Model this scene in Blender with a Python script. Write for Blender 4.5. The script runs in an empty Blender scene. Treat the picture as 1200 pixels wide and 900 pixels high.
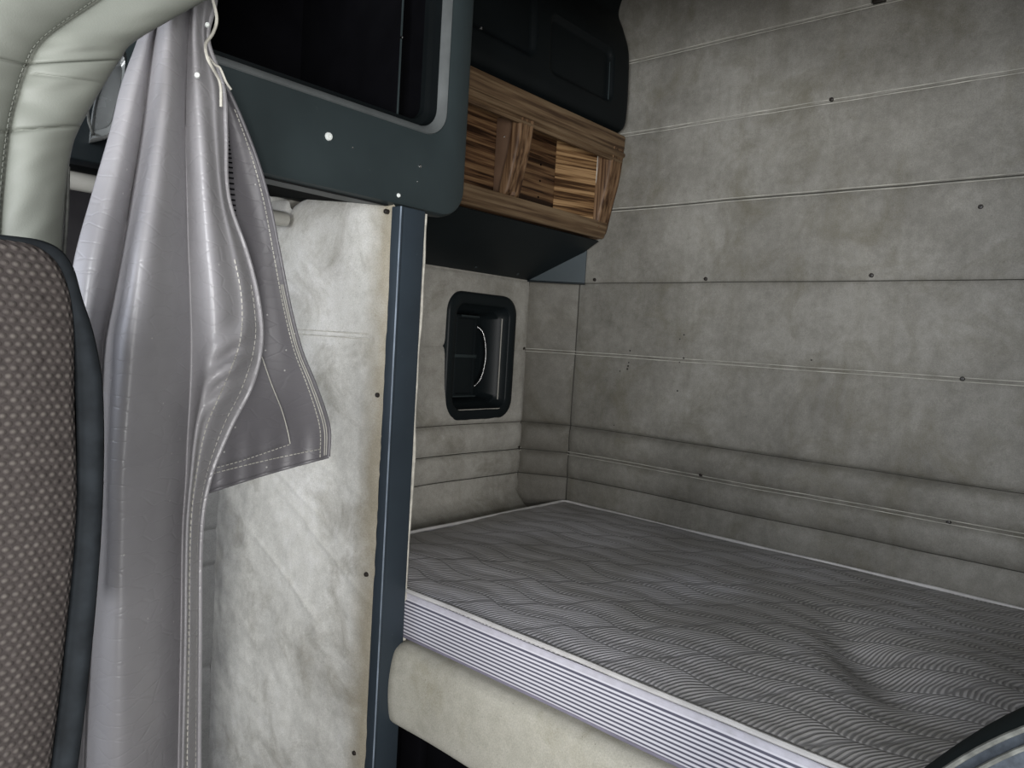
import bpy, bmesh, math, random
from mathutils import Vector, Matrix, noise
random.seed(4)
S = bpy.context.scene
C = S.collection
H = 1.25                      # height of the camera above the cab floor; all z below are relative to it

# ------------------------------------------------------------------ camera
F = 859.0
R = Matrix(((0.6580, 0.0035, -0.7530), (-0.7481, 0.1170, -0.6532), (0.0858, 0.9931, 0.0796)))
def _basis():
    X = Vector((751., 6., -859.)).normalized()
    Y = Vector((-982., 110., -859.)); Y = (Y - X * Y.dot(X)).normalized()
    Z = X.cross(Y)
    return Matrix((X, Y, Z))
R = _basis()
cam = bpy.data.objects.new('camera', bpy.data.cameras.new('camera'))
C.objects.link(cam)
cam.data.sensor_width = 36; cam.data.lens = 36 * F / 1200
cam.data.clip_start = 0.02
cam.matrix_world = Matrix.Translation((0, 0, H)) @ R.to_4x4()
S.camera = cam

def ray(u, v): return R @ Vector((u - 600, 450 - v, -F))
def at_x(u, v, x): r = ray(u, v); return r * (x / r.x)
def at_y(u, v, y): r = ray(u, v); return r * (y / r.y)

# ------------------------------------------------------------------ light
S.view_settings.view_transform = 'Standard'
S.view_settings.look = 'None'
S.view_settings.gamma = 1
S.view_settings.use_curve_mapping = False
S.view_settings.exposure = 0.12
W = bpy.data.worlds.new('overcast'); S.world = W; W.use_nodes = True
bg = W.node_tree.nodes['Background']
bg.inputs[0].default_value = (0.80, 0.87, 1.0, 1); bg.inputs[1].default_value = 0.8

def area(name, loc, tgt, sx, sy, power, col):
    l = bpy.data.lights.new(name, 'AREA'); l.shape = 'RECTANGLE'; l.size = sx; l.size_y = sy
    l.energy = power; l.color = col
    o = bpy.data.objects.new(name, l); C.objects.link(o)
    o.location = (loc[0], loc[1], loc[2] + H)
    o.rotation_euler = (Vector(tgt) - Vector(loc)).to_track_quat('-Z', 'Y').to_euler()
    return o
area('windscreen_daylight', (-1.30, 0.05, 0.15), (0.9, 1.0, -0.5), 1.1, 0.6, 50, (0.95, 0.97, 1.0))
area('open_door_daylight', (-0.50, -0.78, -0.22), (0.85, 1.25, -0.55), 0.55, 0.7, 40, (1.0, 0.985, 0.965))
area('far_window_daylight', (-0.55, 1.72, 0.12), (0.6, 0.6, -0.5), 0.7, 0.55, 3, (0.80, 0.85, 1.0))

# ------------------------------------------------------------------ helpers
def tag(o, label=None, cat=None, group=None, kind=None):
    if label: o['label'] = label
    if cat: o['category'] = cat
    if group: o['group'] = group
    if kind: o['kind'] = kind
    return o

def link(name, geo, mat, parent=None, smooth=40, solid=None):
    """geo = (verts, faces) in camera-relative coordinates, or a bmesh"""
    me = bpy.data.meshes.new(name)
    if isinstance(geo, bmesh.types.BMesh):
        geo.normal_update(); geo.to_mesh(me); geo.free()
    else:
        bm = bmesh.new()
        vs = [bm.verts.new(p) for p in geo[0]]
        for f in geo[1]:
            try: bm.faces.new([vs[i] for i in f])
            except ValueError: pass
        bmesh.ops.recalc_face_normals(bm, faces=bm.faces)
        bm.to_mesh(me); bm.free()
    o = bpy.data.objects.new(name, me); C.objects.link(o)
    if parent is not None:
        # every root sits at its own base; parents are never rotated
        off = Vector(parent['_base']); o.parent = parent; o['_base'] = list(off)
    else:
        n = max(1, len(me.vertices))
        xs = [v.co for v in me.vertices]
        off = Vector((sum(c.x for c in xs) / n, sum(c.y for c in xs) / n, min(c.z for c in xs)))
        o.location = off + Vector((0, 0, H)); o['_base'] = list(off)
    me.transform(Matrix.Translation(-off))
    if mat: me.materials.append(mat)
    for p in me.polygons: p.use_smooth = smooth > 0
    if smooth > 0:
        me.set_sharp_from_angle(angle=math.radians(smooth))
    if solid:
        m = o.modifiers.new('thickness', 'SOLIDIFY'); m.thickness = solid; m.offset = 0
    return o

def root(name, base, label, cat, group=None):
    o = bpy.data.objects.new(name, None); C.objects.link(o)
    o.empty_display_size = 0.05
    o.location = Vector(base) + Vector((0, 0, H)); o['_base'] = list(base)
    return tag(o, label, cat, group)

def merge(*gs):
    V, Fc = [], []
    for v, f in gs:
        n = len(V); V += list(v); Fc += [[i + n for i in q] for q in f]
    return V, Fc

def box(x0, x1, y0, y1, z0, z1, bev=0.0, seg=2):
    bm = bmesh.new()
    bmesh.ops.create_cube(bm, size=1)
    for v in bm.verts:
        v.co = Vector(((x0 + x1) / 2 + v.co.x * (x1 - x0), (y0 + y1) / 2 + v.co.y * (y1 - y0), (z0 + z1) / 2 + v.co.z * (z1 - z0)))
    if bev > 0:
        bmesh.ops.bevel(bm, geom=list(bm.edges), offset=bev, segments=seg, affect='EDGES', profile=0.5)
    bm.verts.index_update()
    g = ([v.co.copy() for v in bm.verts], [[v.index for v in f.verts] for f in bm.faces])
    bm.free(); return g

def tube(pts, r, n=8, caps=True):
    pts = [Vector(p) for p in pts]
    V, Fc = [], []
    up = None
    for i, p in enumerate(pts):
        t = (pts[min(i + 1, len(pts) - 1)] - pts[max(i - 1, 0)]).normalized()
        if up is None:
            up = t.orthogonal().normalized()
        up = (up - t * up.dot(t)); up.normalize()
        s = t.cross(up)
        rr = r[i] if isinstance(r, (list, tuple)) else r
        for k in range(n):
            a = 2 * math.pi * k / n
            V.append(p + up * math.cos(a) * rr + s * math.sin(a) * rr)
    for i in range(len(pts) - 1):
        for k in range(n):
            a, b = i * n + k, i * n + (k + 1) % n
            Fc.append([a, b, b + n, a + n])
    if caps:
        Fc.append(list(range(n))[::-1]); Fc.append(list(range((len(pts) - 1) * n, len(pts) * n)))
    return V, Fc

def loft(loops, cap0=False, cap1=False):
    n = len(loops[0]); V, Fc = [], []
    for L in loops: V += [Vector(p) for p in L]
    for i in range(len(loops) - 1):
        for k in range(n):
            a, b = i * n + k, i * n + (k + 1) % n
            Fc.append([a, b, b + n, a + n])
    if cap0: Fc.append(list(range(n)))
    if cap1: Fc.append(list(range((len(loops) - 1) * n, len(loops) * n)))
    return V, Fc

def rrect(a0, a1, b0, b1, r, k=7):
    """rounded rectangle loop; r one radius or four (a0b0, a1b0, a1b1, a0b1)"""
    if not isinstance(r, (list, tuple)): r = (r,) * 4
    out = []
    for (ca, cb, rr, st) in ((a0 + r[0], b0 + r[0], r[0], 180), (a1 - r[1], b0 + r[1], r[1], 270),
                             (a1 - r[2], b1 - r[2], r[2], 0), (a0 + r[3], b1 - r[3], r[3], 90)):
        for i in range(k):
            t = math.radians(st + 90 * i / (k - 1)); out.append((ca + rr * math.cos(t), cb + rr * math.sin(t)))
    return out

def grid(nu, nv, fn, skip=None, flip=False):
    V, Fc = [], []
    for j in range(nv + 1):
        for i in range(nu + 1):
            V.append(Vector(fn(i / nu, j / nv)))
    for j in range(nv):
        for i in range(nu):
            if skip and skip((i + .5) / nu, (j + .5) / nv): continue
            a = j * (nu + 1) + i
            Fc.append([a, a + 1, a + nu + 2, a + nu + 1])
    return V, Fc

def crom(pts, x):
    """piecewise smooth interpolation of [(x, y...)]"""
    if x <= pts[0][0]: return pts[0][1:] if len(pts[0]) > 2 else pts[0][1]
    for i in range(len(pts) - 1):
        if x <= pts[i + 1][0]:
            p1, p2 = pts[i], pts[i + 1]
            p0 = pts[i - 1] if i > 0 else p1; p3 = pts[i + 2] if i + 2 < len(pts) else p2
            t = (x - p1[0]) / (p2[0] - p1[0]); o = []
            for k in range(1, len(p1)):
                m1 = (p2[k] - p0[k]) / max(1e-6, (p2[0] - p0[0])) * (p2[0] - p1[0])
                m2 = (p3[k] - p1[k]) / max(1e-6, (p3[0] - p1[0])) * (p2[0] - p1[0])
                o.append((2*t**3-3*t*t+1)*p1[k] + (t**3-2*t*t+t)*m1 + (-2*t**3+3*t*t)*p2[k] + (t**3-t*t)*m2)
            return o if len(o) > 1 else o[0]
    return pts[-1][1:] if len(pts[-1]) > 2 else pts[-1][1]

def smoothline(ctrl, n=24):
    """Catmull-Rom through 2D/3D control points"""
    P = [Vector(c) for c in ctrl]; out = []
    for i in range(len(P) - 1):
        p0 = P[i - 1] if i else P[0] * 2 - P[1]
        p1, p2 = P[i], P[i + 1]
        p3 = P[i + 2] if i + 2 < len(P) else P[-1] * 2 - P[-2]
        for k in range(n):
            t = k / n
            out.append(0.5 * ((2 * p1) + (-p0 + p2) * t + (2*p0 - 5*p1 + 4*p2 - p3) * t*t + (-p0 + 3*p1 - 3*p2 + p3) * t**3))
    out.append(P[-1]); return out

def dashes(pts, r, dash=0.0035, gap=0.0022, n=5):
    g = []; acc = 0.0; cur = [pts[0]]; on = True
    for a, b in zip(pts, pts[1:]):
        a, b = Vector(a), Vector(b); L = (b - a).length; s = 0.0
        while L - s > 1e-9:
            lim = (dash if on else gap) - acc; st = min(lim, L - s); s += st; acc += st
            p = a + (b - a) * (s / L)
            if on: cur.append(p)
            if acc >= (dash if on else gap) - 1e-9:
                if on and len(cur) > 1: g.append(tube(cur, r, n))
                on = not on; acc = 0.0; cur = [p]
    return merge(*g)

def stud(p, nrm, r=0.005, h=0.0025):
    """small domed screw head with a recessed cross-free dimple"""
    p = Vector(p); nrm = Vector(nrm).normalized(); a = nrm.orthogonal().normalized(); b = nrm.cross(a)
    L = []
    for (rr, hh) in ((1.0, -0.8), (1.0, 0.25), (0.82, 0.8), (0.45, 1.0), (0.28, 0.95), (0.2, 0.45)):
        L.append([p + nrm * h * hh + (a * math.cos(t * math.pi / 5) + b * math.sin(t * math.pi / 5)) * r * rr for t in range(10)])
    return loft(L, True, True)

# ------------------------------------------------------------------ materials
class NT:
    def __init__(s, name, rough=0.6, metal=0.0, spec=0.5):
        s.m = bpy.data.materials.new(name); s.m.use_nodes = True
        s.t = s.m.node_tree; s.N = s.t.nodes; s.L = s.t.links
        s.b = s.N['Principled BSDF']
        s.b.inputs['Roughness'].default_value = rough; s.b.inputs['Metallic'].default_value = metal
        s.b.inputs['Specular IOR Level'].default_value = spec
        tc = s.N.new('ShaderNodeTexCoord'); s.co = tc.outputs['Object']; s.gen = tc.outputs['Generated']
    def mapping(s, scale=(1, 1, 1), rot=(0, 0, 0), loc=(0, 0, 0)):
        n = s.N.new('ShaderNodeMapping'); n.inputs['Scale'].default_value = scale
        n.inputs['Rotation'].default_value = rot; n.inputs['Location'].default_value = loc
        s.L.new(s.co, n.inputs[0]); return n.outputs[0]
    def noise(s, scale, detail=3, vec=None, rough=0.55, dist=0.0):
        n = s.N.new('ShaderNodeTexNoise'); n.inputs['Scale'].default_value = scale
        n.inputs['Detail'].default_value = detail; n.inputs['Roughness'].default_value = rough
        n.inputs['Distortion'].default_value = dist
        s.L.new(vec if vec is not None else s.co, n.inputs['Vector']); return n.outputs[0]
    def vor(s, scale, vec=None, feature='F1', out='Distance', rnd=1.0):
        n = s.N.new('ShaderNodeTexVoronoi'); n.feature = feature; n.inputs['Scale'].default_value = scale
        n.inputs['Randomness'].default_value = rnd
        s.L.new(vec if vec is not None else s.co, n.inputs['Vector']); return n.outputs[out]
    def ramp(s, fac, stops):
        n = s.N.new('ShaderNodeValToRGB'); e = n.color_ramp.elements
        e[0].position, e[0].color = stops[0][0], tuple(stops[0][1]) + (1,)
        e[1].position, e[1].color = stops[-1][0], tuple(stops[-1][1]) + (1,)
        for p, c in stops[1:-1]:
            q = e.new(p); q.color = tuple(c) + (1,)
        s.L.new(fac, n.inputs[0]); return n.outputs[0]
    def mix(s, fac, a, b, mode='MIX'):
        n = s.N.new('ShaderNodeMix'); n.data_type = 'RGBA'; n.blend_type = mode
        for sock, v in ((n.inputs[0], fac), (n.inputs[6], a), (n.inputs[7], b)):
            if isinstance(v, (int, float)): sock.default_value = v
            elif isinstance(v, (tuple, list)): sock.default_value = tuple(v) + (1,)
            else: s.L.new(v, sock)
        return n.outputs[2]
    def math(s, op, a, b=0.0, c=None, clamp=False):
        n = s.N.new('ShaderNodeMath'); n.operation = op; n.use_clamp = clamp
        for sock, v in zip(n.inputs, (a, b) if c is None else (a, b, c)):
            if isinstance(v, (int, float)): sock.default_value = v
            else: s.L.new(v, sock)
        return n.outputs[0]
    def sep(s, vec=None):
        n = s.N.new('ShaderNodeSeparateXYZ'); s.L.new(vec if vec is not None else s.co, n.inputs[0]); return n.outputs
    def color(s, c):
        if isinstance(c, (tuple, list)): s.b.inputs['Base Color'].default_value = tuple(c) + (1,)
        else: s.L.new(c, s.b.inputs['Base Color'])
    def rough(s, f): s.L.new(f, s.b.inputs['Roughness'])
    def bump(s, h, strength=0.3, dist=0.002):
        n = s.N.new('ShaderNodeBump'); n.inputs['Strength'].default_value = strength
        n.inputs['Distance'].default_value = dist; s.L.new(h, n.inputs['Height'])
        if s.b.inputs['Normal'].is_linked:
            s.L.new(s.b.inputs['Normal'].links[0].from_socket, n.inputs['Normal'])
        s.L.new(n.outputs[0], s.b.inputs['Normal'])

def vinyl_wall(name, lo, mid, hi, dirt, dirt_amt=0.5, streaks=True, grime=True, edge=False):
    n = NT(name, 0.62, spec=0.35)
    big = n.noise(2.6, 5, rough=0.6); fine = n.noise(38, 4, rough=0.7)
    f = n.math('ADD', n.math('MULTIPLY', big, 0.7), n.math('MULTIPLY', fine, 0.3))
    c = n.ramp(f, [(0.34, lo), (0.5, mid), (0.66, hi)])
    if streaks:
        st = n.noise(1.0, 4, n.mapping((13, 13, 1.3)), 0.7)
        c = n.mix(n.math('MULTIPLY', n.ramp(st, [(0.52, (0, 0, 0)), (0.72, (1, 1, 1))]), 0.35), c, dirt)
    if grime:
        g = n.noise(6.5, 6, n.mapping((1, 1, 1), loc=(3, 7, 1)), 0.7, 0.6)
        c = n.mix(n.math('MULTIPLY', n.ramp(g, [(0.5, (0, 0, 0)), (0.72, (1, 1, 1))]), dirt_amt), c, dirt)
    sp = n.vor(55); 
    c = n.mix(n.math('MULTIPLY', n.math('LESS_THAN', sp, 0.06), 0.4), c, (0.05, 0.045, 0.04))
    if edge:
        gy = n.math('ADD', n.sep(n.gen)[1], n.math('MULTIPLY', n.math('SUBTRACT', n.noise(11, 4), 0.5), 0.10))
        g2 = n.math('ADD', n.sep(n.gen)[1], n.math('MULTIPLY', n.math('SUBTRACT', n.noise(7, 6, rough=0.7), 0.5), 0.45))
        c = n.mix(n.math('MULTIPLY', n.ramp(g2, [(0.72, (0, 0, 0)), (0.98, (1, 1, 1))]), 0.72), c, (0.13, 0.13, 0.135))  # soiling plus the curtain's shade, both put into colour at the wall end
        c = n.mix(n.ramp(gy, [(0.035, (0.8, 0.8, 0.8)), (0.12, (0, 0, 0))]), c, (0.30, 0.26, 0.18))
    gr = n.noise(420, 2); c = n.mix(0.32, c, n.ramp(gr, [(0.3, (0.25, 0.25, 0.25)), (0.7, (1, 1, 1))]), 'MULTIPLY')
    n.color(c)
    n.bump(n.noise(500, 2), 0.35, 0.0006)
    n.bump(n.noise(14, 5, rough=0.6), 0.35, 0.006)
    return n.m

M = {}
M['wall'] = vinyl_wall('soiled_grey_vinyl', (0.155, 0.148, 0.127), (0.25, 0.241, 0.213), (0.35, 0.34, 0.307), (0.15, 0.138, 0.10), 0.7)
M['side_vinyl'] = vinyl_wall('lit_grey_vinyl', (0.27, 0.26, 0.23), (0.41, 0.395, 0.355), (0.53, 0.515, 0.47), (0.20, 0.185, 0.14), 0.6)  # side wall vinyl lightened to stand in for more frontal light
M['corner'] = vinyl_wall('darker_corner_vinyl', (0.12, 0.113, 0.092), (0.165, 0.156, 0.134), (0.22, 0.21, 0.18), (0.10, 0.09, 0.065), 0.7)  # corner panel's vinyl mixed darker than the side wall's
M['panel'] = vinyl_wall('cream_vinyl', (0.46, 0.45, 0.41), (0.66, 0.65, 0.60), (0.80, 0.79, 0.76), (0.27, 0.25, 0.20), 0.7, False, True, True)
M['base'] = vinyl_wall('bunk_base_vinyl', (0.40, 0.385, 0.32), (0.53, 0.515, 0.44), (0.62, 0.60, 0.53), (0.30, 0.27, 0.17), 0.5, False)
def plain(name, c, rough=0.5, spec=0.5, metal=0.0, var=0.12, sc=18, bump=0.15):
    n = NT(name, rough, metal, spec)
    d = tuple(x * (1 - var) for x in c); e = tuple(min(1, x * (1 + var)) for x in c)
    n.color(n.ramp(n.noise(sc, 4), [(0.35, d), (0.65, e)]))
    n.rough(n.math('MULTIPLY_ADD', n.noise(sc * 2, 3), 0.2, rough - 0.1))
    if bump: n.bump(n.noise(260, 2), bump, 0.0006)
    return n.m
M['stitch'] = plain('pale_thread', (0.50, 0.49, 0.44), 0.8, var=0.2)
M['wallthread'] = plain('wall_thread', (0.44, 0.43, 0.38), 0.8, var=0.25)
M['darkseam'] = plain('dark_seam', (0.05, 0.048, 0.04), 0.9)
M['piping'] = plain('cream_piping', (0.52, 0.50, 0.44), 0.7, var=0.25, sc=40)
M['screw'] = plain('dark_screw', (0.018, 0.014, 0.011), 0.45, bump=0)
M['white'] = plain('white_cap', (0.75, 0.78, 0.75), 0.35, bump=0)
M['chrome'] = plain('bright_metal', (0.75, 0.75, 0.75), 0.2, metal=1, bump=0)
def scuffed(name, c, rough, scuff, amt=0.5, spec=0.5):
    n = NT(name, rough, spec=spec * .55)
    base = n.ramp(n.noise(5, 4), [(0.3, tuple(x * .85 for x in c)), (0.7, tuple(x * 1.15 for x in c))])
    s1 = n.noise(1.0, 5, n.mapping((60, 60, 60)), 0.75, 0.5)
    k = n.math('MULTIPLY', n.ramp(s1, [(0.66, (0, 0, 0)), (0.78, (1, 1, 1))]), n.ramp(n.noise(7, 2), [(0.45, (0, 0, 0)), (0.65, (1, 1, 1))]))
    n.color(n.mix(n.math('MULTIPLY', k, amt), base, scuff))
    n.bump(n.noise(330, 2), 0.12, 0.0005)
    return n.m
M['teal'] = scuffed('dark_teal_plastic', (0.030, 0.040, 0.042), 0.42, (0.20, 0.22, 0.22), 0.5, 0.4)
M['tealdark'] = scuffed('blackish_teal_plastic', (0.005, 0.0068, 0.0075), 0.5, (0.05, 0.055, 0.055), 0.3, 0.26)
M['blue'] = scuffed('slate_blue_paint', (0.031, 0.042, 0.053), 0.42, (0.30, 0.33, 0.36), 0.6)
M['slate'] = scuffed('lit_slate_board', (0.042, 0.056, 0.062), 0.55, (0.2, 0.2, 0.2), 0.2)  # corner piece's board colour lightened for the light its face catches
M['black'] = scuffed('black_plastic', (0.009, 0.0125, 0.014), 0.42, (0.08, 0.08, 0.08), 0.4, 0.32)
M['void'] = plain('black_liner', (0.004, 0.004, 0.005), 0.95, spec=0.02)
M['rod'] = plain('worn_grey_tube', (0.42, 0.41, 0.37), 0.45, spec=0.6)
M['arch'] = None

def wood(name, axis, dark, mid, light, lo=0.42, hi=0.60):
    """printed oak grain; axis = grain direction, or 'd' for boards set diagonally"""
    n = NT(name, 0.5, spec=0.22)
    k = {'x': (1, 0, 0), 'y': (0, 1, 0), 'z': (0, 0, 1), 'd': (1, 1, 0)}[axis]
    w = n.noise(1.0, 3, n.mapping(tuple(3 if q else 95 for q in k)), 0.5, 0.25)
    w2 = n.noise(1.0, 3, n.mapping(tuple(9 if q else 260 for q in k)), 0.6, 0.2)
    f = n.math('ADD', n.math('MULTIPLY', w, 0.75), n.math('MULTIPLY', w2, 0.25))
    n.color(n.ramp(f, [(lo, dark), ((lo + hi) / 2, mid), (hi, light)]))
    n.bump(w2, 0.2, 0.001)
    return n.m
M['wood_x'] = wood('oak_print_long', 'x', (0.022, 0.011, 0.006), (0.115, 0.060, 0.030), (0.21, 0.125, 0.062))
M['wood_rail'] = wood('oak_rail', 'x', (0.055, 0.032, 0.018), (0.13, 0.083, 0.046), (0.20, 0.14, 0.082), .38, .64)
M['wood_z'] = wood('oak_upright', 'z', (0.045, 0.022, 0.011), (0.135, 0.077, 0.040), (0.22, 0.135, 0.075), .38, .62)
M['wood_corner'] = wood('oak_bright_board', 'd', (0.05, 0.024, 0.010), (0.20, 0.112, 0.050), (0.36, 0.225, 0.11), 0.43, 0.58)
M['wood_edge'] = plain('plain_brown_edge', (0.17, 0.105, 0.068), 0.5, var=0.1)

# vinyl curtain
def curtain_vinyl(name, a, b, rough):
    n = NT(name, rough, spec=0.55)
    c = n.ramp(n.noise(4, 4, rough=0.6), [(0.35, a), (0.65, b)])
    sp = n.vor(38); c = n.mix(n.math('MULTIPLY', n.math('LESS_THAN', sp, 0.05), 0.5), c, (0.75, 0.74, 0.7))
    n.color(c)
    n.rough(n.math('MULTIPLY_ADD', n.noise(9, 4), 0.22, rough - 0.11))
    cr = n.vor(30, n.mapping((0.7, 0.7, 1.7)), 'DISTANCE_TO_EDGE')
    n.bump(n.ramp(cr, [(0.0, (0, 0, 0)), (0.07, (1, 1, 1))]), 0.22, 0.0012)
    n.bump(n.noise(700, 2), 0.15, 0.0004)
    n.bump(n.noise(24, 3), 0.15, 0.004)
    return n.m
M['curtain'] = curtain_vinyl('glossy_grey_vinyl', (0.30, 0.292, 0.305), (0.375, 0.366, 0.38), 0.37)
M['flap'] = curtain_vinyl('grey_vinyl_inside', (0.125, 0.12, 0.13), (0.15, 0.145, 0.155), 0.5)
n = NT('grey_green_vinyl', 0.55, spec=0.35)
n.color(n.ramp(n.noise(9, 4), [(0.3, (0.17, 0.18, 0.157)), (0.7, (0.215, 0.225, 0.197))]))
n.bump(n.noise(600, 2), 0.3, 0.0005); M['arch'] = n.m

# woven seat cloth: raised light dots in staggered rows
n = NT('brown_woven_cloth', 0.85, spec=0.2)
x, y, z = n.sep()
pitch = 0.0046
rr = n.math('DIVIDE', z, pitch * 0.8)
row = n.math('FLOOR', rr)
xx = n.math('ADD', n.math('DIVIDE', n.math('ADD', x, y), pitch), n.math('MULTIPLY', n.math('MODULO', row, 2.0), 0.5))
fx = n.math('SUBTRACT', n.math('FRACT', xx), 0.5); fz = n.math('SUBTRACT', n.math('FRACT', rr), 0.5)
dd = n.math('SQRT', n.math('ADD', n.math('MULTIPLY', fx, fx), n.math('MULTIPLY', fz, fz)))
dot = n.ramp(dd, [(0.12, (1, 1, 1)), (0.42, (0, 0, 0))])
base = n.ramp(n.noise(300, 3), [(0.3, (0.022, 0.018, 0.017)), (0.7, (0.038, 0.032, 0.030))])
var = n.math('MULTIPLY', dot, n.math('MULTIPLY_ADD', n.noise(170, 2), 1.6, -0.35))
n.color(n.mix(var, base, (0.095, 0.085, 0.076)))
n.bump(dot, 0.5, 0.0012); M['cloth'] = n.m
M['seatside'] = plain('charcoal_seat_side', (0.010, 0.012, 0.014), 0.85, spec=0.1, var=0.3, sc=60)

# mattress ticking: fine cords bent into leaf shapes, with quilting lines
n = NT('quilted_ticking', 0.45, spec=0.4)
x, y, z = n.sep()
wx = n.math('MULTIPLY_ADD', n.math('SINE', n.math('MULTIPLY', y, 2 * math.pi / 0.21)), 0.011, x)
wx = n.math('ADD', wx, n.math('MULTIPLY', n.math('SUBTRACT', n.noise(5, 2), 0.5), 0.05))
u = n.math('FRACT', n.math('DIVIDE', wx, 0.078))
band = n.math('FLOOR', n.math('DIVIDE', wx, 0.078))
uu = n.math('MULTIPLY', n.math('POWER', u, 2.2), 0.034)
ph = n.math('ADD', n.math('ADD', y, uu), n.math('MULTIPLY', n.noise(7, 2), 0.035))
cord = n.math('MULTIPLY_ADD', n.math('SINE', n.math('MULTIPLY', ph, 2 * math.pi / 0.0088)), 0.5, 0.5)
cord = n.ramp(cord, [(0.1, (0, 0, 0)), (0.75, (1, 1, 1))])
e1 = n.math('MINIMUM', u, n.math('SUBTRACT', 1.0, u))
line = n.ramp(e1, [(0.0, (0, 0, 0)), (0.05, (1, 1, 1))])
v2 = n.math('FRACT', n.math('DIVIDE', n.math('ADD', n.math('ADD', y, n.math('MULTIPLY', u, 0.055)), n.math('MULTIPLY', band, 0.071)), 0.17))
e2 = n.math('MINIMUM', v2, n.math('SUBTRACT', 1.0, v2))
line2 = n.ramp(e2, [(0.0, (0, 0, 0)), (0.05, (1, 1, 1))])
ln = n.math('MULTIPLY', line, line2)
hgt = n.math('MULTIPLY', cord, ln)
stain = n.ramp(n.noise(2.2, 4, n.mapping((1, 1, 1), loc=(2.3, 4.1, 0))), [(0.42, (0.56, 0.545, 0.53)), (0.62, (0.80, 0.79, 0.83))])
cc = n.mix(n.math('MULTIPLY_ADD', hgt, 0.62, 0.38), (0.075, 0.075, 0.085), stain)
cc = n.mix(n.math('MULTIPLY', n.math('LESS_THAN', n.vor(26), 0.035), 0.8), cc, (0.6, 0.6, 0.6))
n.color(cc); n.bump(hgt, 0.6, 0.0022); M['ticking'] = n.m
n = NT('mattress_side_stripe', 0.6, spec=0.3)
x, y, z = n.sep()
zz = n.math('DIVIDE', z, 0.0072)
st = n.math('MULTIPLY_ADD', n.math('SINE', n.math('MULTIPLY', zz, 2 * math.pi)), 0.5, 0.5)
st = n.ramp(st, [(0.32, (0.11, 0.11, 0.15)), (0.55, (0.72, 0.71, 0.77))])
top = n.math('GREATER_THAN', z, 0.0815)
plainc = n.ramp(n.noise(60, 3), [(0.3, (0.52, 0.51, 0.56)), (0.7, (0.62, 0.61, 0.68))])
n.color(n.mix(top, st, plainc)); n.bump(st, 0.3, 0.0012); M['side'] = n.m
M['cord'] = plain('mattress_cord', (0.60, 0.59, 0.58), 0.6)
M['floor'] = plain('black_rubber', (0.02, 0.02, 0.02), 0.8)
M['liner'] = plain('grey_headliner', (0.13, 0.128, 0.115), 0.85)
M['cabwall'] = vinyl_wall('cab_side_vinyl', (0.17, 0.17, 0.168), (0.23, 0.23, 0.225), (0.28, 0.28, 0.275), (0.10, 0.10, 0.09), 0.4, False)
M['nearvinyl'] = plain('slate_seat_vinyl', (0.030, 0.036, 0.044), 0.7, spec=0.15, var=0.25, sc=200, bump=0.5)
M['nearpipe'] = plain('pale_seat_piping', (0.075, 0.078, 0.072), 0.6, spec=0.2, var=0.35, sc=90)

# ------------------------------------------------------------------ setting
XB, YS, XP, YW, YN = 1.948, 1.58, 0.914, 1.776, -0.80
ZF, ZR = -H, 1.28
ST = dict(kind='structure')
def struct(name, geo, mat, smooth=40): return tag(link(name, geo, mat, None, smooth), kind='structure')
struct('floor', box(-1.45, 2.05, YN - .05, YW + .1, ZF - 0.05, ZF), M['floor'], 0)
struct('ceiling', box(-1.45, 2.05, YN - .05, YW + .1, ZR, ZR + 0.05), M['liner'], 0)

SEAMS = [0.876, 0.656, 0.427, 0.199, -0.028, -0.268, -0.359, -0.440, -0.535]
def puff(z, s=0.0, roll=1.0):
    """how far the padding stands proud of the board at height z"""
    hs = [1.35] + SEAMS + [-0.70]
    for a, b in zip(hs, hs[1:]):
        if b <= z <= a:
            t = (z - b) / (a - b); w = a - b
            amp = 0.007 if a > -0.26 else 0.026 * roll
            if a > -0.26:
                sh = 1 - abs(2 * t - 1) ** 14
                amp = 0.007 + 0.010 * (b < -0.2) * (1 - t) * 1.2
                return amp * sh
            sh = (1 - abs(2 * t - 1) ** 3.2) * (0.72 + 0.42 * t) * (1.0 if a > -.3 else .85 if a > -.4 else .42)
            return amp * sh
    return 0.0
def wob(a, z, k=0.0015): return k * noise.noise(Vector((a * 9, z * 9, 3.1))) * 2 + 0.0012 * noise.noise(Vector((a * 30, z * 16, 7.7)))
zlist = sorted(set([round(ZF + i * 0.012, 4) for i in range(int((ZR - ZF) / 0.012) + 1)] +
                   [round(s + d, 4) for s in SEAMS for d in (-0.008, -0.005, -0.003, -0.0015, 0, 0.0015, 0.003, 0.005, 0.008)] + [ZR]))
def wallgrid(path, n, roll=1.0, skip=None, ledge=0.0):
    """path(t) -> (x, y, nx, ny, coordinate)"""
    V, Fc = [], []
    for z in zlist:
        for i in range(n + 1):
            x, y, nx, ny, c = path(i / n)
            q = ledge * max(0.0, min(1.0, (-0.500 - z) / 0.085)) + puff(z + 0.0025 * noise.noise(Vector((c * 3, z * 2, 1.0))), c, roll) + wob(c, z)
            e = min(1.0, min(i, n - i) / 1.5)           # tuck the padding in at the panel's two ends
            q = q * (0.35 + 0.65 * e)
            V.append(Vector((x + nx * q, y + ny * q, z)))
    m = n + 1
    for j in range(len(zlist) - 1):
        for i in range(n):
            if skip and skip(path((i + .5) / n), (zlist[j] + zlist[j + 1]) / 2): continue
            a = j * m + i; Fc.append([a, a + 1, a + 1 + m, a + m])
    return V, Fc
YC1, XC1 = 1.428, 1.872      # the two ends of the corner panel
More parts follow.
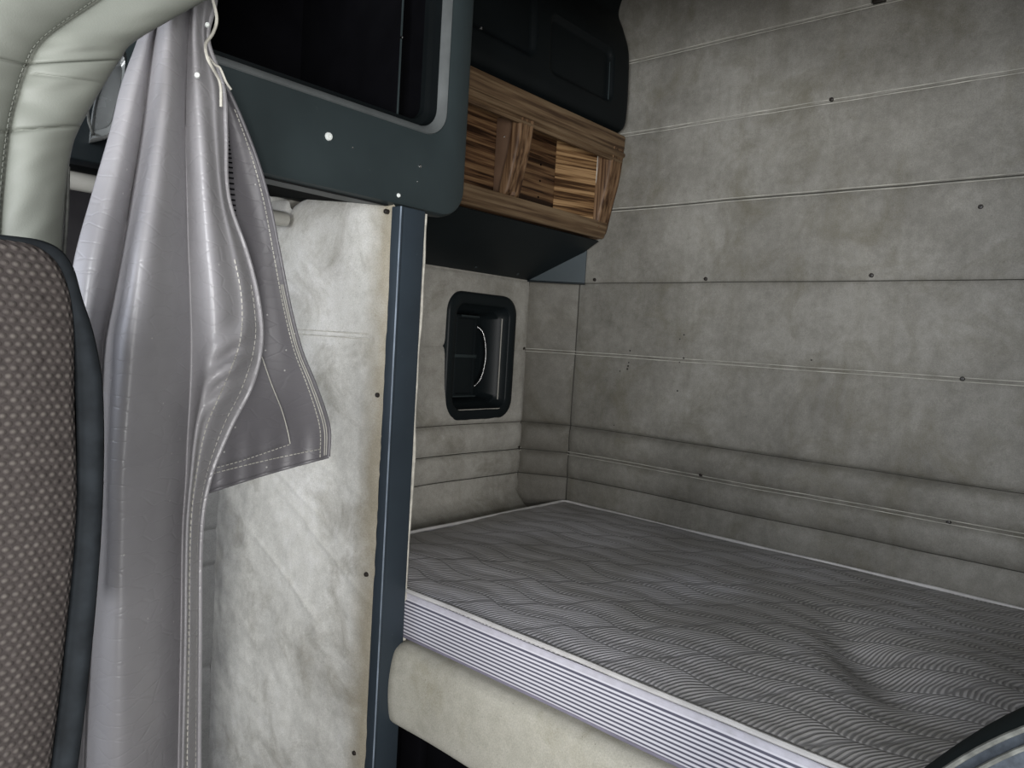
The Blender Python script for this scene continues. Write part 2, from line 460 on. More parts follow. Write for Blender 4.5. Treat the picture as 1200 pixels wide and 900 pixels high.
def seams(parent, path, n, which, trims=None):
    """double stitching along each seam, in one mesh per seam"""
    for z in which:
        g = []
        for dz in (0.0045, -0.0045):
            pts = []
            for i in range(n + 1):
                x, y, nx, ny, c = path(i / n)
                zz = z + dz - 0.0025 * noise.noise(Vector((c * 3, z * 2, 1.0)))
                q = puff(z + dz, c) + wob(c, zz) + 0.0005
                pts.append(Vector((x + nx * q, y + ny * q, zz)))
            g.append(tube(pts, 0.0011, 5))
        o = link('stitching', merge(*g), M['wallthread'], parent)
def darkline(parent, path, n, which, r=0.0013):
    for z in which:
        pts = []
        for i in range(n + 1):
            x, y, nx, ny, c = path(i / n)
            zz = z - 0.0025 * noise.noise(Vector((c * 3, z * 2, 1.0)))
            q = wob(c, zz) + 0.0012
            pts.append(Vector((x + nx * q, y + ny * q, zz)))
        link('seam', tube(pts, r, 5), M['darkseam'], parent)
def rearpath(t): return (XB, YN + (YC1 - YN) * t, -1, 0, YN + (YC1 - YN) * t)
def sidepath(t): x = 0.945 + (XC1 - 0.945) * t; return (x, YS, 0, -1, x + 5)
def cornerpath(t):
    d = Vector((XC1 - XB, YS - YC1)); nn = Vector((-d.y, d.x)).normalized()
    if nn.x > 0: nn = -nn
    return (XB + d.x * t, YC1 + d.y * t, nn.x, nn.y, 9 + t * .16)
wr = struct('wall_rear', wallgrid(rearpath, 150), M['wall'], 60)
seams(wr, rearpath, 150, [0.876, 0.656, 0.427, -0.028, -0.359])
darkline(wr, rearpath, 150, [0.427, 0.199, -0.268, -0.440])
def rear_stud(u, v):
    p = at_x(u, v, XB); return stud((XB - puff(p.z) - 0.001, p.y, p.z), (-1, 0, 0), 0.0055, 0.004)
for (u, v) in ((975, 117), (1150, 243), (698, 328), (828, 327), (1022, 323), (1128, 444), (823, 556), (1112, 612)):
    link('screw', rear_stud(u, v), M['screw'], wr)
for (u, v, rr) in ((739.6, 411, .0028), (738, 425, .0022), (737.5, 429, .003), (736.7, 432.5, .003), (728, 435, .0022), (803, 392.5, .0025), (798, 397.5, .002), (802, 419.6, .0028), (797, 424.6, .002), (796, 458, .0025), (952, 422, .0022), (723, 498, .002)):
    p = at_x(u, v, XB); link('pinhole', stud((XB - puff(p.z) - wob(p.y, p.z) - .0004, p.y, p.z), (-1, 0, 0), rr, .0008), M['screw'], wr)
p = at_x(1030, 2, XB)
link('clip', box(XB - .014, XB - .001, p.y - .018, p.y + .012, p.z - .006, p.z + .012, .002), M['screw'], wr)
# tray opening in the side wall
TX0, TX1, TZ0, TZ1 = 1.497, 1.800, -0.252, 0.137
def in_tray(p, z): return TX0 + .03 < p[0] < TX1 - .03 and TZ0 + .03 < z < TZ1 - .03
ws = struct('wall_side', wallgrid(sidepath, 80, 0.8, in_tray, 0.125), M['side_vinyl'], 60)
for (u, v) in ((613, 408), (611, 523)):
    p = at_y(u, v, YS); link('screw', stud((min(p.x, XC1 - .01), YS - puff(p.z) * .6 - .001, p.z), (0, -1, 0), 0.005, 0.004), M['screw'], ws)
seams(ws, sidepath, 60, [-0.359])
darkline(ws, sidepath, 60, [-0.268, -0.359, -0.440], .0016)
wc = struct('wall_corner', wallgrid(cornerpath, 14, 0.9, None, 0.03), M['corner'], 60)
seams(wc, cornerpath, 14, [-0.028])
darkline(wc, cornerpath, 14, [-0.268, -0.359, -0.440], .0016)
for t, rr in ((0.0, .0020), (1.0, .0014)):
    x, y, nx, ny, c = cornerpath(t)
    link('joint', tube([Vector((x + nx * (.001 + puff(z) * .5), y + ny * (.001 + puff(z) * .5), z)) for z in zlist if -.7 < z < 1.2], rr, 6), M['darkseam'], wc)
struct('wall_near', merge(box(0.9, 2.0, YN - .05, YN, ZF, ZR), box(-1.4, -.98, YN - .05, YN, ZF, ZR), box(.05, .9, YN - .05, YN, ZF, ZR),
                          box(-.98, .05, YN - .05, YN, ZF, -0.75), box(-.98, .05, YN - .05, YN, .5, ZR)), M['cabwall'], 0)
struct('shade_partition', merge(box(0.914, 0.955, YN, -0.14, ZF, ZR), box(0.914, 0.955, -0.14, 0.70, 0.60, ZR), box(0.914, 0.955, 0.70, 1.10, 0.68, ZR)), M['cabwall'], 0)  # unseen near-side partition and header, added to shade the rear wall
struct('wall_outer', box(XB + .03, 2.05, YN, YW, ZF, ZR), M['cabwall'], 0)
struct('wall_front', merge(box(-1.45, -1.4, YN, YW, ZF, -0.2), box(-1.45, -1.4, YN, YW, .7, ZR)), M['cabwall'], 0)
# cab side wall, with padded ribs where it shows beside the partition
def cabw(u, v):
    x = 0.0 + 0.912 * u; z = ZF + (ZR - ZF) * v
    q = 0.0
    for a, b in ((0.3, -.03), (-.03, -.35), (-.35, -.53), (-.53, -.62), (-.62, -.89), (-.89, -1.25)):
        if b <= z <= a:
            t = (z - b) / (a - b); q = .012 * (1 - abs(2 * t - 1) ** 8)
    return (x, YW - q - .002, z)
wcab = struct('wall_cab', merge(grid(20, 420, cabw), box(-1.4, -.95, YW, YW + .05, ZF, ZR), box(-.95, -.1, YW, YW + .05, ZF, -.3),
                                box(-.95, -.1, YW, YW + .05, .5, ZR), box(-.1, 2.05, YW, YW + .05, ZF, ZR)), M['cabwall'], 50)

struct('dark_sheet', box(0.15, 0.76, 1.742, 1.760, ZF, 0.285, .004), plain('dark_sheet_tone', (0.035, 0.033, 0.035), 0.8, spec=0.15))  # added dark sheet over the cab wall behind the curtain
# ------------------------------------------------------------------ partition and its post
def ptop(y):
    return crom([(1.12, 0.243), (1.15, 0.266), (1.22, 0.281), (1.35, 0.284), (1.44, 0.279), (1.478, 0.268), (1.486, 0.262), (1.50, 0.284), (1.60, 0.284), (1.775, 0.27)], y)
def pface(u, v):
    y = 1.121 + (YW - 0.004 - 1.121) * u
    z = ZF + (ptop(y) - ZF) * v
    dt = ptop(y) - z
    q = 0.010 * (1 - math.exp(-dt / 0.012)) * (1 - math.exp(-(y - 1.115) / 0.02))
    q += 0.006 * noise.noise(Vector((y * 5, z * 3.2, 2))) + 0.0022 * noise.noise(Vector((y * 6 + z * 9, z * 17 - y * 9, 4)))
    if z < -.2: q += 0.0022 * noise.noise(Vector((y * 16 - z * 12, z * 26 + y * 12, 9)))
    for (ya, za, sl, wd) in ((1.40, -.36, .42, .9), (1.30, -.45, .5, .7), (1.45, -.55, .45, 1.0), (1.33, -.28, .3, .8)):
        q += .0030 * math.exp(-(((z - za) - sl * (y - ya)) / .006) ** 2 - ((y - ya) / .16) ** 2) * wd
    q -= 0.004 * math.exp(-((z + 0.012) / 0.004) ** 2) * (1 if y > 1.16 else 0)
    if y > 1.70: q *= (YW - y) / .076 + 0.05
    return (XP - q, y, z)
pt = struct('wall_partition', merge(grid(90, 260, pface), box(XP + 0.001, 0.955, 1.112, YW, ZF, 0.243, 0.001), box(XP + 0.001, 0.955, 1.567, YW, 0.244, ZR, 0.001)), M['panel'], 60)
g = []
for dz in (0.004, -0.006):
    g.append(tube([Vector((pface((y - 1.121) / (YW - .125 - 1), .5)[0] - 0.0025, y, -0.008 + dz)) for y in [1.17 + .012 * i for i in range(36)]], 0.0008, 5))
link('stitching', merge(*g), M['piping'], pt)
for (u, v) in ((443, 463), (430, 673), (416, 882), (283, 730), (453, 248)):
    p = at_x(u, v, XP - .008); link('screw', stud((XP - .0085, p.y, p.z), (-1, 0, 0), 0.0050, 0.005), M['screw'], pt)
# creamy edge cord of the upholstery running down the post's inner side
cordp = [Vector((0.979 + 0.002 * math.sin(z * 17) + .003 * noise.noise(Vector((z * 14, 0, 0))), 1.105 + 0.002 * noise.noise(Vector((z * 11, 5, 0))), z)) for z in [0.238 - .012 * i for i in range(75)]]
link('piping', tube(cordp, 0.0036, 8), M['piping'], pt)
link('padding', box(0.956, 0.970, 1.125, YS, -0.61, 0.243, .008, 3), M['wall'], pt)
po = tag(link('trim_1', box(0.9135, 0.9735, 1.098, 1.1115, ZF, 0.2425, 0.0028, 3), M['blue']), kind='structure')
link('post_highlight', tube([(0.9100, 1.0972, -1.2), (0.9100, 1.0972, 0.241)], .0016, 6), plain('highlight_blue', (0.20, 0.24, 0.29), 0.35, spec=0.6, var=.3), po)  # pale tube painted as the highlight on the post's bevelled edge
link('metal_edge', box(0.9095, 0.9165, 1.0965, 1.125, ZF, 0.2425, 0.0025, 3), M['blue'], po)

# ------------------------------------------------------------------ bunk base and mattress
bb = root('bunk_base', (1.2, 0.3, ZF), 'cream upholstered bunk base carrying the striped mattress beside the blue post', 'bunk')
def rail(u, v):
    """padded front rail: v runs round the cross-section, u along y"""
    y = 1.124 - 1.255 * u
    a = v; prof = [(1.06, -0.622), (0.985, -0.620), (0.958, -0.626), (0.946, -0.645), (0.940, -0.70), (0.943, -0.755), (0.952, -0.782), (0.975, -0.786)]
    pr = smoothprof(prof); i = a * (len(pr) - 1); k = min(int(i), len(pr) - 2); f = i - k
    x = pr[k][0] * (1 - f) + pr[k + 1][0] * f; z = pr[k][1] * (1 - f) + pr[k + 1][1] * f
    e = max(0.0, 1 - (1.124 - y) / 0.035)
    if x < 1.0:
        z = -0.700 + (z + 0.700) * (1 - 0.30 * e * e) if z > -0.70 else z
        x += 0.018 * e * e
    x += 0.004 * noise.noise(Vector((y * 5, z * 8, 3)))
    z += 0.0035 * noise.noise(Vector((y * 4, 3, 3)))
    return (x, y, z)
_sp = {}
def smoothprof(p):
    if 'a' not in _sp: _sp['a'] = [tuple(q) for q in smoothline(p, 6)]
    return _sp['a']
link('padded_rail', grid(120, 42, rail), M['base'], bb, 60)
link('platform', box(1.0, 1.93, -0.74, 1.50, -0.640, -0.6235, .002), M['void'], bb)
link('plinth', merge(box(1.02, 1.93, -0.74, 1.50, ZF, -0.645, .002), box(1.0, 1.02, 1.06, 1.12, ZF, -.645, .002)), M['void'], bb)
p = at_x(459, 832, 0.945); link('screw', stud((0.944, 1.113, p.z), (-1, 0, 0), 0.006, 0.006), M['screw'], bb)

mt = root('mattress', (1.45, 0.4, -0.617), 'thin grey quilted mattress with striped white side lying on the bunk', 'mattress')
MX0, MX1, MY0, MY1, MT, MB = 0.9745, 1.938, -0.60, 1.43, -0.519, -0.617
def mtop(u, v):
    x = MX0 + (MX1 - MX0) * v; y = MY1 + (MY0 - MY1) * u
    ex = min(x - MX0, MX1 - x, y - MY0, MY1 - y)
    z = MT + 0.0
    z -= 0.004 * math.exp(-ex / 0.012)
    z += 0.010 * (1 - math.exp(-ex / 0.10))
    z += 0.006 * noise.noise(Vector((x * 4, y * 3, 1)))
    # quilting
    wxx = x + 0.011 * math.sin(y * 2 * math.pi / .21)
    uu = (wxx / 0.078) % 1.0
    z += 0.0020 * (1 - abs(2 * uu - 1) ** 3)
    # body-shaped hollow near the middle
    dx, dy = x - 1.36, y - 0.335
    z -= 0.030 * math.exp(-((dx * .9 + dy * .5) / .17) ** 2 - ((dy * .9 - dx * .5) / .055) ** 2)
    z += 0.014 * math.exp(-((dx - .08) / .16) ** 2 - ((dy + .13) / .09) ** 2)
    z += 0.010 * math.exp(-((dx) / .2) ** 2 - ((dy - .15) / .10) ** 2)
    return (x, y, z)
link('quilted_top', grid(240, 120, mtop), M['ticking'], mt, 80)
L = []
loopn = 60
def mloop(x0, x1, y0, y1, r, z):
    base = rrect(x0, x1, y0, y1, r, 8)
    out = []
    for a, b in zip(base, base[1:] + base[:1]):
        d = math.dist(a, b); k = 1 if d < .1 else 24
        for i in range(k): out.append((a[0] + (b[0] - a[0]) * i / k, a[1] + (b[1] - a[1]) * i / k))
    return [Vector((p[0], p[1], z)) for p in out]
for z, e in ((MT - .003, 0.0), (MT - .006, 0.004), (MT - .012, 0.006), (MT - .022, 0.0), (MT - .05, 0.0), (MB + .012, 0.0), (MB + .003, 0.004), (MB, 0.02)):
    L.append(mloop(MX0 + e, MX1 - e, MY0 + e, MY1 - e, .025, z + .0))
for lp in L:
    for q in lp:
        q.x += 0.0035 * noise.noise(Vector((q.y * 6, q.z * 5, 2))) * (1 if q.x < 1.2 else 0)
link('striped_side', loft(L, False, True), M['side'], mt, 70)
def cordloop(z, e, r):
    pts = mloop(MX0 + e, MX1 - e, MY0 + e, MY1 - e, .025, z)
    for q in pts:
        q.z += 0.0025 * noise.noise(Vector((q.x * 5, q.y * 5, 2)))
    return tube(pts + [pts[0]], r, 8, False)
link('piping', cordloop(MT + .001, 0.004, 0.0046), M['cord'], mt)
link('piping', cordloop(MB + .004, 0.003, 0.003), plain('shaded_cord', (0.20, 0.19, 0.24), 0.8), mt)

# ------------------------------------------------------------------ overhead cabinet over the partition
YC = 1.115
oc = root('overhead_cabinet', (0.7, 1.45, 0.244), 'large dark teal overhead cabinet with wide rounded black opening above the blue post', 'cabinet')
CX0, CX1, CZ0, CZ1 = 0.26, 1.099, 0.2445, 1.20
def oloop(e, y, r=None, dz=0.0):
    rr = (0.03, 0.062, 0.062, 0.03)
    lp = rrect(CX0 + e, CX1 - e, CZ0 + e + dz, CZ1 - e, tuple(max(.004, q - e) for q in rr), 10)
    return [Vector((a, y, b)) for a, b in lp]
def slab_box(x0, x1, y0, y1):
    V = [Vector(p) for p in ((x0, y0, .2435), (x1, y0, .2435), (x1, y1, .2975), (x0, y1, .2975), (x0, y0, .2465), (x1, y0, .2465), (x1, y1, .3015), (x0, y1, .3015))]
    return V, [[0, 1, 2, 3], [4, 5, 6, 7], [0, 1, 5, 4], [1, 2, 6, 5], [2, 3, 7, 6], [3, 0, 4, 7]]
def hloop(x1, z0, y, r, x0=0.36, z1=1.10):
    return [Vector((a, y, b)) for a, b in rrect(x0, x1, z0, z1, r, 10)]
shell = loft([oloop(0.0, 1.565, dz=0.055), oloop(0.0, YC + .028), oloop(0.0015, YC + .014), oloop(0.005, YC + .005), oloop(0.013, YC),
              hloop(1.034, 0.3925, YC, .055), hloop(1.031, 0.396, YC + .002, .053)])
link('face_frame', shell, M['teal'], oc, 35)
link('rim', loft([hloop(1.031, 0.396, YC + .002, .053), hloop(1.0295, 0.3975, YC - .0015, .052), hloop(1.018, 0.4085, YC + .004, .045), hloop(1.014, 0.412, YC + .012, .043)]),
     plain('worn_rim', (0.115, 0.125, 0.125), 0.35, spec=0.6), oc, 60)
link('inner_lip', loft([hloop(1.014, 0.412, YC + .012, .043), hloop(1.010, 0.416, YC + .030, .04), hloop(1.000, 0.427, YC + .034, .036), hloop(0.998, 0.429, YC + .045, .034)]), M['tealdark'], oc, 50)
link('liner', loft([hloop(0.998, 0.429, YC + .045, .034), hloop(0.996, 0.430, 1.555, .034)], False, True), M['void'], oc, 50)
link('bottom_panel', slab_box(CX0 + .03, 0.905, 1.13, 1.565), plain('matt_underside', (0.012, 0.013, 0.013), 0.95, spec=0.03, bump=0), oc)
link('back_box', box(CX0, 0.908, 1.566, 1.768, 0.30, 1.2, .002), M['tealdark'], oc)
link('divider', box(0.965, 0.969, 1.194, 1.55, 0.435, 1.09, .001), M['void'], oc)
link('divider_highlight', tube([(0.967, 1.192, 0.435), (0.967, 1.192, 1.09)], .0022, 6), M['teal'], oc)  # paler tube painted as the thin vertical highlight inside the opening
def pin(u, v, r, y=YC, m='chrome', name='screw', par=oc):
    p = at_y(u, v, y); return link(name, stud((p.x, y, p.z), (0, -1, 0), r, r * .6), M[m], par)
pin(385, 160, 0.0075, m='white', name='button'); pin(492, 195, 0.0038); pin(467, 229, 0.0042, m='white'); pin(413, 173, 0.002); pin(489, 213, .0016)
p = at_y(490, 53, 1.19); link('catch', stud((.9655, 1.188, p.z), (0, -1, 0), .003, .003), M['chrome'], oc)

# second cupboard above the wooden shelves
uc = root('upper_cupboard', (1.5, 1.45, 0.652), 'blackish wall cupboard with recessed rounded door panels above the wooden shelf unit', 'cupboard')
UX0, UX1 = 1.104, 1.930
def uy(z):
    return crom([(0.655, 1.306), (0.667, 1.281), (0.70, 1.272), (0.80, 1.272), (0.90, 1.280), (0.97, 1.305), (1.02, 1.325), (1.08, 1.312), (1.2, 1.30)], z)
def uface(u, v):
    x = UX0 + (UX1 - UX0) * u; z = 0.655 + (1.22 - 0.655) * v
    y = uy(z)
    for (a0, a1, b0, b1, dep) in ((1.15, 1.475, 0.73, 0.955, .012), (1.535, 1.835, 0.715, 0.875, .014), (1.15, 1.475, 1.03, 1.18, .01), (1.535, 1.835, 1.03, 1.18, .01)):
        cx, cz = (a0 + a1) / 2, (b0 + b1) / 2; r = .03
        qx = max(abs(x - cx) - (a1 - a0) / 2 + r, 0); qz = max(abs(z - cz) - (b1 - b0) / 2 + r, 0)
        d = r - math.hypot(qx, qz) if (qx or qz) else min((a1 - a0) / 2 - abs(x - cx), (b1 - b0) / 2 - abs(z - cz))
        if d > 0: y += dep * min(1.0, d / 0.012)
    ex = min(x - UX0, UX1 - x)
    if ex < .02: y += .02 - math.sqrt(max(0, .02 ** 2 - (.02 - ex) ** 2))
    return (x, y, z)
ufg = grid(150, 100, uface)
link('door_panel', ufg, M['tealdark'], uc, 45)
ring = [Vector(uface(u / 30, 0)) for u in range(31)]
back = [Vector((p.x, 1.56, 0.655)) for p in ring]
under = ([*ring, *back], [[i, i + 1, i + 32, i + 31] for i in range(30)])
sidep = [Vector(uface(1, v / 30)) for v in range(31)]; sb = [Vector((p.x, 1.56, p.z)) for p in sidep]
sider = ([*sidep, *sb], [[i, i + 1, i + 32, i + 31] for i in range(30)])
link('carcass', merge(under, sider, box(UX0 + .01, 1.86, 1.35, 1.56, 0.659, 1.2, .002)), M['tealdark'], uc)
for x in (1.845, 1.822):
    link('panel_highlight', tube([(x, uy(z) + .0065 - (.004 if x > 1.83 else .0), z) for z in (0.72, 0.76, 0.80, 0.835)], .0016, 6), M['teal'], uc)  # paler tubes drawn as highlights beside the recessed door panel
p = at_y(563, 33, 1.28); link('screw', stud((p.x, 1.279, p.z), (0, -1, 0), .004, .003), M['chrome'], uc)

# ------------------------------------------------------------------ wooden shelf unit
su = root('shelf_unit', (1.5, 1.45, 0.334), 'open two-bay wood-grain shelf unit mounted high in the bunk corner', 'shelf')
SX0, SX1, SZ0, SZ1 = 1.104, 1.9465, 0.334, 0.650
def sy(z): return crom([(0.334, 1.356), (0.349, 1.336), (0.39, 1.325), (0.436, 1.315), (0.508, 1.298), (0.586, 1.289), (0.65, 1.286)], z)
def curved_board(x0, x1, z0, z1, dep, round_=.006, nz=14, grooves=()):
    """a front member following the unit's bowed profile"""
    rows = []
    for j in range(nz + 1):
        z = z0 + (z1 - z0) * j / nz; f = sy(z); row = []
        e = min(z - z0, z1 - z); cz = round_ - math.sqrt(max(0, round_**2 - max(0, round_ - e)**2)) if e < round_ else 0
        n = max(2, int((x1 - x0) / .006)) if (x1 - x0) < .2 else 40
        xs = [x0 + (x1 - x0) * i / n for i in range(n + 1)]
        for x in xs:
            q = min(x - x0, x1 - x); cx = 0
            if q < round_: cx = round_ - math.sqrt(max(0, round_**2 - (round_ - q)**2))
            gx = sum(.004 * math.exp(-(((x - x0) / (x1 - x0) - gp) / .07) ** 2) for gp in grooves)
            row.append(Vector((x, f + max(cz, cx) + gx, z)))
        row.append(Vector((x1, f + dep, z))); row.append(Vector((x0, f + dep, z)))
        rows.append(row)
    return loft(rows, True, True)
# top rail with a moulded lower edge, bottom rail, divider and the end stile
def railmesh(x0, x1, prof):
    rows = [[Vector((x, y, z)) for (y, z) in prof] for x in [x0 + (x1 - x0) * i / 30 for i in range(31)]]
    return loft(rows, True, True)
tr = [(1.288, 0.649), (1.285, 0.643), (1.286, 0.610), (1.290, 0.606), (1.290, 0.600), (1.283, 0.596), (1.281, 0.589), (1.285, 0.583), (1.292, 0.581), (1.292, 0.576), (1.289, 0.572), (1.293, 0.566), (1.300, 0.566), (1.312, 0.57), (1.312, 0.649)]
link('top_rail', railmesh(SX0, 1.938, tr), M['wood_rail'], su, 50)
br = [(1.345, 0.336), (1.338, 0.340), (1.334, 0.352), (1.327, 0.380), (1.329, 0.385), (1.337, 0.3875), (1.36, 0.384), (1.36, 0.338)]
link('bottom_rail', railmesh(SX0, SX1 - .012, br), M['wood_rail'], su, 50)
link('divider', curved_board(1.455, 1.513, 0.3855, 0.602, .03, .008, 16, (.3, .62)), M['wood_z'], su, 60)
link('divider_panel', box(1.478, 1.490, 1.326, 1.398, 0.3875, 0.60, .001), M['wood_edge'], su)
link('end_stile', curved_board(1.882, SX1, 0.337, 0.640, .045, .010, 20, (.3, .5, .72)), M['wood_z'], su, 60)
link('end_inner', box(1.884, 1.896, 1.326, 1.40, 0.3875, 0.60, .001), M['wood_edge'], su)
link('back_panel', box(SX0, 1.85, 1.400, 1.410, 0.345, 0.648, .001), M['wood_x'], su)
link('shelf_board', merge(box(SX0, 1.90, 1.345, 1.41, 0.337, 0.3485, .001), box(SX0, 1.90, 1.31, 1.41, 0.637, 0.649, .001)), M['wood_x'], su)
a, b = Vector((1.745, 1.398)), Vector((1.887, 1.345)); dn = Vector((-.35, -.93)) * .002
V = [Vector((a.x, a.y, .349)), Vector((b.x, b.y, .349)), Vector((b.x, b.y, .636)), Vector((a.x, a.y, .636))]
V += [v + Vector((-dn.x * 2, -dn.y * 2, 0)) for v in V]
link('corner_board', (V, [[0, 1, 2, 3], [4, 5, 6, 7], [0, 1, 5, 4], [1, 2, 6, 5], [2, 3, 7, 6], [3, 0, 4, 7]]), M['wood_corner'], su, 30)
link('edge_strip', tube([(1.8835, 1.345, .352), (1.8835, 1.345, .632)], .0013, 6), M['piping'], su)
for (u, v) in ((634, 193), (633, 212), (631, 231)):
    p = at_y(u, v, 1.399); link('hole', stud((p.x, 1.3995, p.z), (0, -1, 0), .0032, .001), M['void'], su)
p = at_x(591, 160, 1.478); link('screw', stud((1.4775, p.y, p.z), (-1, 0, 0), .0025, .001), M['chrome'], su)

# sloping board beneath the shelf and its corner piece
vb = root('valance_board', (1.4, 1.46, 0.2), 'dark sloping board beneath the wooden shelf unit with a lighter triangular corner piece', 'panel')
def slab(P, th):
    P = [Vector(p) for p in P]; nn = (P[1] - P[0]).cross(P[2] - P[0]).normalized() * th
    k = len(P); V = P + [p + nn for p in P]
    return V, [list(range(k)), list(range(k, 2 * k))] + [[i, (i + 1) % k, (i + 1) % k + k, i + k] for i in range(k)]
link('sloping_panel', slab([(1.103, 1.352, 0.3285), (1.928, 1.352, 0.3285), (1.930, 1.408, 0.296), (1.856, 1.566, 0.200), (1.103, 1.566, 0.200)], 0.003), M['black'], vb, 30)
link('corner_piece', slab([(1.934, 1.400, 0.3285), (1.934, 1.400, 0.197), (1.850, 1.567, 0.198), (1.852, 1.566, 0.206)], 0.006), M['slate'], vb, 30)
link('lower_edge', tube([(1.845, 1.566, .1975), (1.932, 1.398, .195)], .003, 6), M['black'], vb)
for (u, v) in ((556, 316), (605, 326)):
    p = at_y(u, v, 1.553); link('screw', stud((p.x, 1.548, 0.2125), (0, -.5, -.85), .005, .003), M['teal'], vb)

# ------------------------------------------------------------------ recessed tray in the side wall
ty = YS - 0.010
tr_ = root('wall_tray', ((TX0 + TX1) / 2, YS, TZ0), 'black rounded recessed wall tray with a curved pull handle below the shelf corner', 'tray')
def tl(e, y, r, sx=0.0, sz=0.0):
    return [Vector((a + sx, y, b + sz)) for a, b in rrect(TX0 + e, TX1 - e, TZ0 + e, TZ1 - e, r, 9)]
link('bezel', loft([tl(-.004, YS - .001, .062), tl(0.0, ty - .004, .060), tl(.006, ty - .008, .056), tl(.030, ty - .008, .040), tl(.034, ty - .004, .036)]), M['black'], tr_, 50)
link('pan', loft([tl(.034, ty - .004, .036), tl(.046, ty + .030, .030), tl(.050, ty + .032, .028), tl(.064, ty + .088, .02)], False, True), M['black'], tr_, 50)
bx0, bx1, bz0, bz1 = 1.575, 1.672, -0.185, 0.070
link('latch_box', loft([[Vector((a, y, b)) for a, b in rrect(bx0 + e, bx1 - e, bz0 + e, bz1 - e, .006, 4)] for (e, y) in ((0, ty + .088), (0, ty + .045), (.003, ty + .042), (.010, ty + .042), (.012, ty + .048))], False, True), M['black'], tr_, 40)
for bb_ in ((bx0, bx1, ty + .041, ty + .046, -.062, -.052), (bx0 + .02, bx1 + .002, ty + .038, ty + .043, bz1 - .006, bz1), (bx0, bx1 + .002, ty + .038, ty + .043, bz0, bz0 + .005)):
    link('latch_bar', box(*bb_, .001), M['teal'], tr_)
hp = smoothline([Vector((1.672, ty + .050, 0.040)), Vector((1.690, ty + .034, 0.015)), Vector((1.698, ty + .026, -0.055)), Vector((1.690, ty + .034, -0.125)), Vector((1.670, ty + .050, -0.158))], 8)
link('pull_handle', tube(hp, .0042, 16), plain('glossy_black', (0.02, 0.02, 0.02), 0.14, spec=0.9, bump=0), tr_)
link('edge_bead', tube([(TX1 - .050, ty + .012, TZ1 - .07), (TX1 - .050, ty + .012, TZ0 + .06)], .002, 6), M['rod'], tr_)

# ------------------------------------------------------------------ rod behind the curtain
tag(link('curtain_rod', merge(tube([(0.10, 1.468, 0.236), (0.30, 1.468, 0.236), (0.885, 1.468, 0.236), (0.894, 1.468, 0.236), (0.8975, 1.468, 0.236)], [.0165, .0165, .0165, .015, .010], 20)), M['rod']),
    'worn grey metal rod running behind the hanging curtain into the cream panel', 'rod')

# ------------------------------------------------------------------ curtain
cu = root('curtain', (0.45, 1.0, -0.95), 'glossy grey vinyl curtain hanging gathered between seat and cream panel', 'curtain')
YCU = 1.0
rowsC = [(-60, 190, 196, 201, 210, 220, 231, 242, 250),
 (0, 176, 184, 190, 204, 216, 229, 240, 252),
 (45, 163, 173, 181, 198, 213, 228, 237, 243),
 (100, 143, 159, 173, 195, 211, 232, 248, 261),
 (150, 131, 149, 167, 190, 210, 236, 251, 264),
 (230, 108, 132, 154, 180, 212, 242, 258, 267),
 (300, 89, 115, 142, 170, 214, 249, 273, 290),
 (350, 82, 106, 132, 165, 217, 254, 282, 302),
 (400, 76, 99, 122, 160, 220, 254, 280, 306),
 (450, 72, 95, 118, 156, 221, 243, 262, 295),
 (500, 70, 92, 115, 152, 220, 231, 241, 270),
 (560, 69, 90, 113, 148, 218, 224, 229, 246),
 (620, 68, 88, 110, 148, 214, 219, 223, 236),
 (750, 64, 84, 104, 146, 212, 217, 221, 234),
 (950, 55, 75, 95, 140, 208, 213, 218, 233),
 (1200, 45, 65, 85, 132, 205, 210, 215, 232)]
hs = (0.0, 0.030, 0.000, 0.078, 0.006, 0.050, 0.034, 0.008)
def crow(v):
    xs = crom(rowsC, v)
    amp = 0.55 if v < 0 else min(1.0, 0.55 + v / 300 * 0.45)
    return xs, amp
def cpoint(u, v, lift=0.0):
    """u 0..1 across the cloth, v the height line; a real position, folded in depth"""
    xs, amp = crow(v)
    k = u * 7
    xs = list(xs); sh = 7 * max(0.0, min(1.0, (520 - v) / 200)); xs[4] += sh
    px = crom([(i, x) for i, x in enumerate(xs)], k)
    i = min(6, int(k)); f = k - i
    if i == 1: w_ = 1 - math.sin(math.pi / 2 * (1 - f))
    elif i == 2: w_ = math.sin(math.pi / 2 * f)
    elif i == 0: w_ = math.sin(math.pi / 2 * f)
    elif i == 3: w_ = 1 - math.sin(math.pi / 2 * (1 - f))
    elif i == 4: w_ = math.sin(math.pi / 2 * f)
    else: w_ = (1 - math.cos(math.pi * f)) / 2
    h = (hs[i] + (hs[i + 1] - hs[i]) * w_) * amp
    h += 0.006 * amp * noise.noise(Vector((u * 3, v * 0.004, 1.0))) * 2
    if v > 380:     # pocket where the stitched edge is pulled back
        h += 0.02 * math.exp(-((v - 450) / 60) ** 2) * math.exp(-((k - 6) / .7) ** 2)
    w = math.exp(-((v - 430) / 40) ** 2) * math.exp(-((k - 5.9) / .8) ** 2)
    h += 0.015 * w * math.sin(v * .16 + k * 2.4)
    return at_y(px, v, YCU - h - lift)
def cgrid(u, t):
    return cpoint(u, -60 + 1260 * t)
link('folded_cloth', grid(112, 200, cgrid), M['curtain'], cu, 180, 0.003)
vs = [-50 + 6 * i for i in range(205)]
link('hem', tube([cpoint(1.0, v, .001) for v in vs], .0036, 8), M['curtain'], cu)
link('stitching', dashes([cpoint(6.05 / 7, v, .003) for v in vs if v > 300], .0008, .006, .003), M['stitch'], cu)
link('stitching', dashes([cpoint(6.72 / 7, v, .003) for v in vs if v > 330], .0007, .006, .003), M['stitch'], cu)
